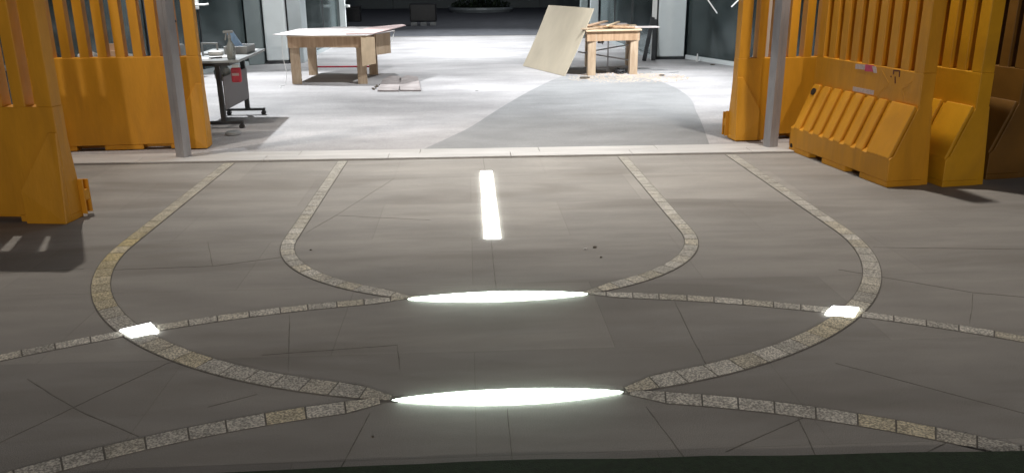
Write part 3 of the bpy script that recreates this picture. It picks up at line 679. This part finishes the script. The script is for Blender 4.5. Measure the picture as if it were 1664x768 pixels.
c = MB(); c.bar((bx_-.065,by_,zt+.306),(bx_+.045,by_,zt+.310), .028, .028); c.bar((bx_-.03,by_,zt+.298),(bx_-.05,by_,zt+.215), .014, .016); c.build('trigger_head', 'greyp', sb, bevel=.005)
tr_ = on_desk('tray', 'low grey tray on the far end of the desk', 'tray')
c = MB(); x0,x1,y0_,y1_ = -2.98,-2.70,10.55,10.95
c.box(x0,x1,y0_,y1_,zt+.001,zt+.012); c.box(x0,x1,y0_,y0_+.012,zt+.011,zt+.09); c.box(x0,x1,y1_-.012,y1_,zt+.011,zt+.09); c.box(x0,x0+.012,y0_+.011,y1_-.011,zt+.011,zt+.09); c.box(x1-.012,x1,y0_+.011,y1_-.011,zt+.011,zt+.09)
c.build('tray_body', 'greyp', tr_, bevel=.004)
o = MB().bar((-2.80,10.72,zt+.02),(-2.96,10.80,zt+.25), .085, .03, up=(0,1,0)).build('blue_bottle', 'blue', origin=(-2.8,10.7,zt), bevel=.012); tag(o, 'flat pale blue bottle leaning out of the tray on the desk', 'bottle')
c = MB(); fx, fy = -3.12, 10.45
c.box(fx-.10,fx+.10,fy,fy+.02,zt+.001,zt+.02); c.box(fx-.10,fx+.10,fy,fy+.02,zt+.125,zt+.145); c.box(fx-.10,fx-.08,fy,fy+.02,zt+.019,zt+.126); c.box(fx+.08,fx+.10,fy,fy+.02,zt+.019,zt+.126)
tag(c.build('open_frame', 'greyp', origin=(fx,fy,zt), bevel=.002), 'small grey open frame standing at the left of the desk', 'frame')
for pts, z, lb in (([(-3.22,9.78),(-2.95,9.80),(-2.96,10.12),(-3.20,10.10)],.001,'white paper sheet lying near the left front of the desk'),([(-3.0,9.95),(-2.78,10.05),(-2.84,10.32),(-3.06,10.22)],.004,'white paper sheet lying slanted across the middle of the desk'),
                   ([(-2.98,10.98),(-2.72,10.95),(-2.72,11.25),(-2.98,11.22)],.002,'white paper sheet behind the tray on the desk')):
    o = MB().slab(pts, zt+z, zt+z+.0025).build('paper_sheet', 'paper', origin=(pts[0][0],pts[0][1],zt)); tag(o, lb, 'paper', 'papers on the desk')
o = MB().lathe((-3.02,10.35,zt+.007), [(.08,0),(.09,.01),(.09,.045),(.07,.05)], 22).build('white_roll', 'white', origin=(-3.02,10.35,zt)); tag(o, 'squat white roll lying in the middle of the desk', 'roll')
o = MB().bar((-2.98,9.93,zt+.012),(-2.86,10.02,zt+.012), .02, .012).build('marker_pen', 'black', origin=(-2.9,9.97,zt), bevel=.004); tag(o, 'black marker pen lying on the paper on the desk', 'pen')
bg_ = thing('drink_pack', 'red printed pouch hanging under the desktop', 'pouch', (-2.72,10.0,.6))
c = MB(); c.slab([(-2.77,9.98),(-2.66,9.99),(-2.66,10.05),(-2.77,10.04)], .52, .69); c.build('pouch', 'red', bg_, bevel=.018)
MB().box(-2.755,-2.675,9.974,9.978,.60,.63).build('label_band', 'sheet_pink', bg_)
MB().slab([(-2.75,9.99),(-2.68,10.0),(-2.68,10.03),(-2.75,10.02)], .691, .725).build('strap', 'white', bg_)
o = MB().lathe((-2.97,10.35,.50), [(.05,0),(.09,.03),(.10,.12),(.06,.18),(.02,.22)], 16).build('plastic_bag', 'bottle', origin=(-2.97,10.35,.5), smooth=True); tag(o, 'pale translucent bag hanging under the desk beside the red pouch', 'bag')
o = MB().lathe((-2.66,9.42,.006), [(.075,0),(.085,.012),(.085,.03),(.06,.045),(.02,.047)], 24).build('tape_roll', 'greyp', origin=(-2.66,9.42,0)); tag(o, 'grey tape roll lying on the floor by the near foot of the desk', 'tape roll')
# handle on the left glass
hd_ = thing('door_handle', 'white lever handle on the left glass above the desk', 'handle', (-4.72,15.2,1.24))
MB().box(-4.76,-4.62,15.08,15.16,1.17,1.36).build('plate', 'white', hd_, bevel=.015); MB().tube([(-4.66,15.06,1.25),(-4.50,15.02,1.25),(-4.42,15.02,1.26)], .017, 10).build('lever', 'white', hd_)

# ================================================================ CLUTTER BEHIND THE LEFT BARRIER
st = thing('side_table', 'white-topped side table half hidden behind the left barrier slots', 'table', (-4.2,9.6,0))
MB().slab([(-5.2,9.45),(-3.55,9.45),(-3.55,10.1),(-5.2,10.1)], .74, .77).build('tabletop', 'desk_top', st, bevel=.004)
for x, y in ((-5.1,9.5),(-3.65,9.5),(-5.1,10.05),(-3.65,10.05)): MB().bar((x,y,.006),(x,y,.739), .04, .04).build('leg', 'dark_metal', st)
bxo = thing('cardboard_box', 'peach cardboard box on the side table behind the left barrier', 'box', (-3.95,9.7,.77))
MB().box(-4.06,-3.86,9.6,9.8,.771,.93).build('carton', 'peach', bxo, bevel=.004); MB().box(-4.0,-3.92,9.66,9.72,.931,1.0).build('flap', 'peach', bxo)
o = MB().box(-3.83,-3.68,9.55,9.75,.771,.86).build('tool_case', 'greyp', origin=(-3.75,9.65,.77), bevel=.01); tag(o, 'small grey case on the side table behind the left barrier', 'case')
o = MB().bar((-3.86,9.56,.905),(-3.70,9.56,.885), .03, .02).build('batten', 'white', origin=(-3.8,9.56,.87)); tag(o, 'short white batten resting on the small grey case', 'batten')
o = MB().slab([(-4.32,9.6),(-4.14,9.62),(-4.16,9.8),(-4.3,9.78)], .771, [.90,.93,.88,.91]).build('plastic_bag', 'white', origin=(-4.2,9.7,.77), bevel=.02); tag(o, 'crumpled white bag on the side table behind the left barrier', 'bag')
for x, lb in ((-4.78,'black curved chair arm at the left of the side table'),(-4.52,'black curved chair arm in the middle of the side table')):
    o = MB().tube([(x-.09,9.5,.98),(x-.04,9.5,.97),(x+.03,9.52,.90),(x+.08,9.54,.80),(x+.10,9.54,.772)], .022, 10).build('chair_arm', 'black', origin=(x,9.5,.77), smooth=True); tag(o, lb, 'chair arm', 'chair arms on the side table')
o = MB().box(-3.58,-3.535,9.3,9.34,.006,2.4).build('white_pole', 'white', origin=(-3.56,9.32,0), bevel=.004); tag(o, 'slim white pole standing behind the left barrier slots', 'pole')
o = MB().box(-3.42,-3.22,9.7,9.9,.006,.98).build('white_bin', 'greyp', origin=(-3.3,9.8,0), bevel=.03); tag(o, 'grey bin standing between the left barrier and the desk', 'bin')

# ================================================================ SMALL DEBRIS ON THE PAVING
for i, (x, y, s_, mt, lb) in enumerate([(.735,5.09,.012,'sheet','pale crumb on the paving right of the strip light'),(.80,5.12,.013,'dirt','dark crumb beside the pale crumb on the paving'),(.81,4.92,.008,'dirt','tiny dark crumb on the paving above the inner loop'),
                                        (-.4,2.86,.005,'dirt','tiny dark crumb on the paving left of the near lens light'),(-1.05,5.2,.007,'dirt','tiny dark crumb on the left part of the inner loop')]):
    c = MB(); c.slab([(x-s_,y-s_*.5),(x+s_*.4,y-s_*.8),(x+s_,y+s_*.2),(x-s_*.3,y+s_*.9)], .001, .002+s_*.6); tag(c.build('crumb', mt, origin=(x,y,0)), lb, 'crumb')
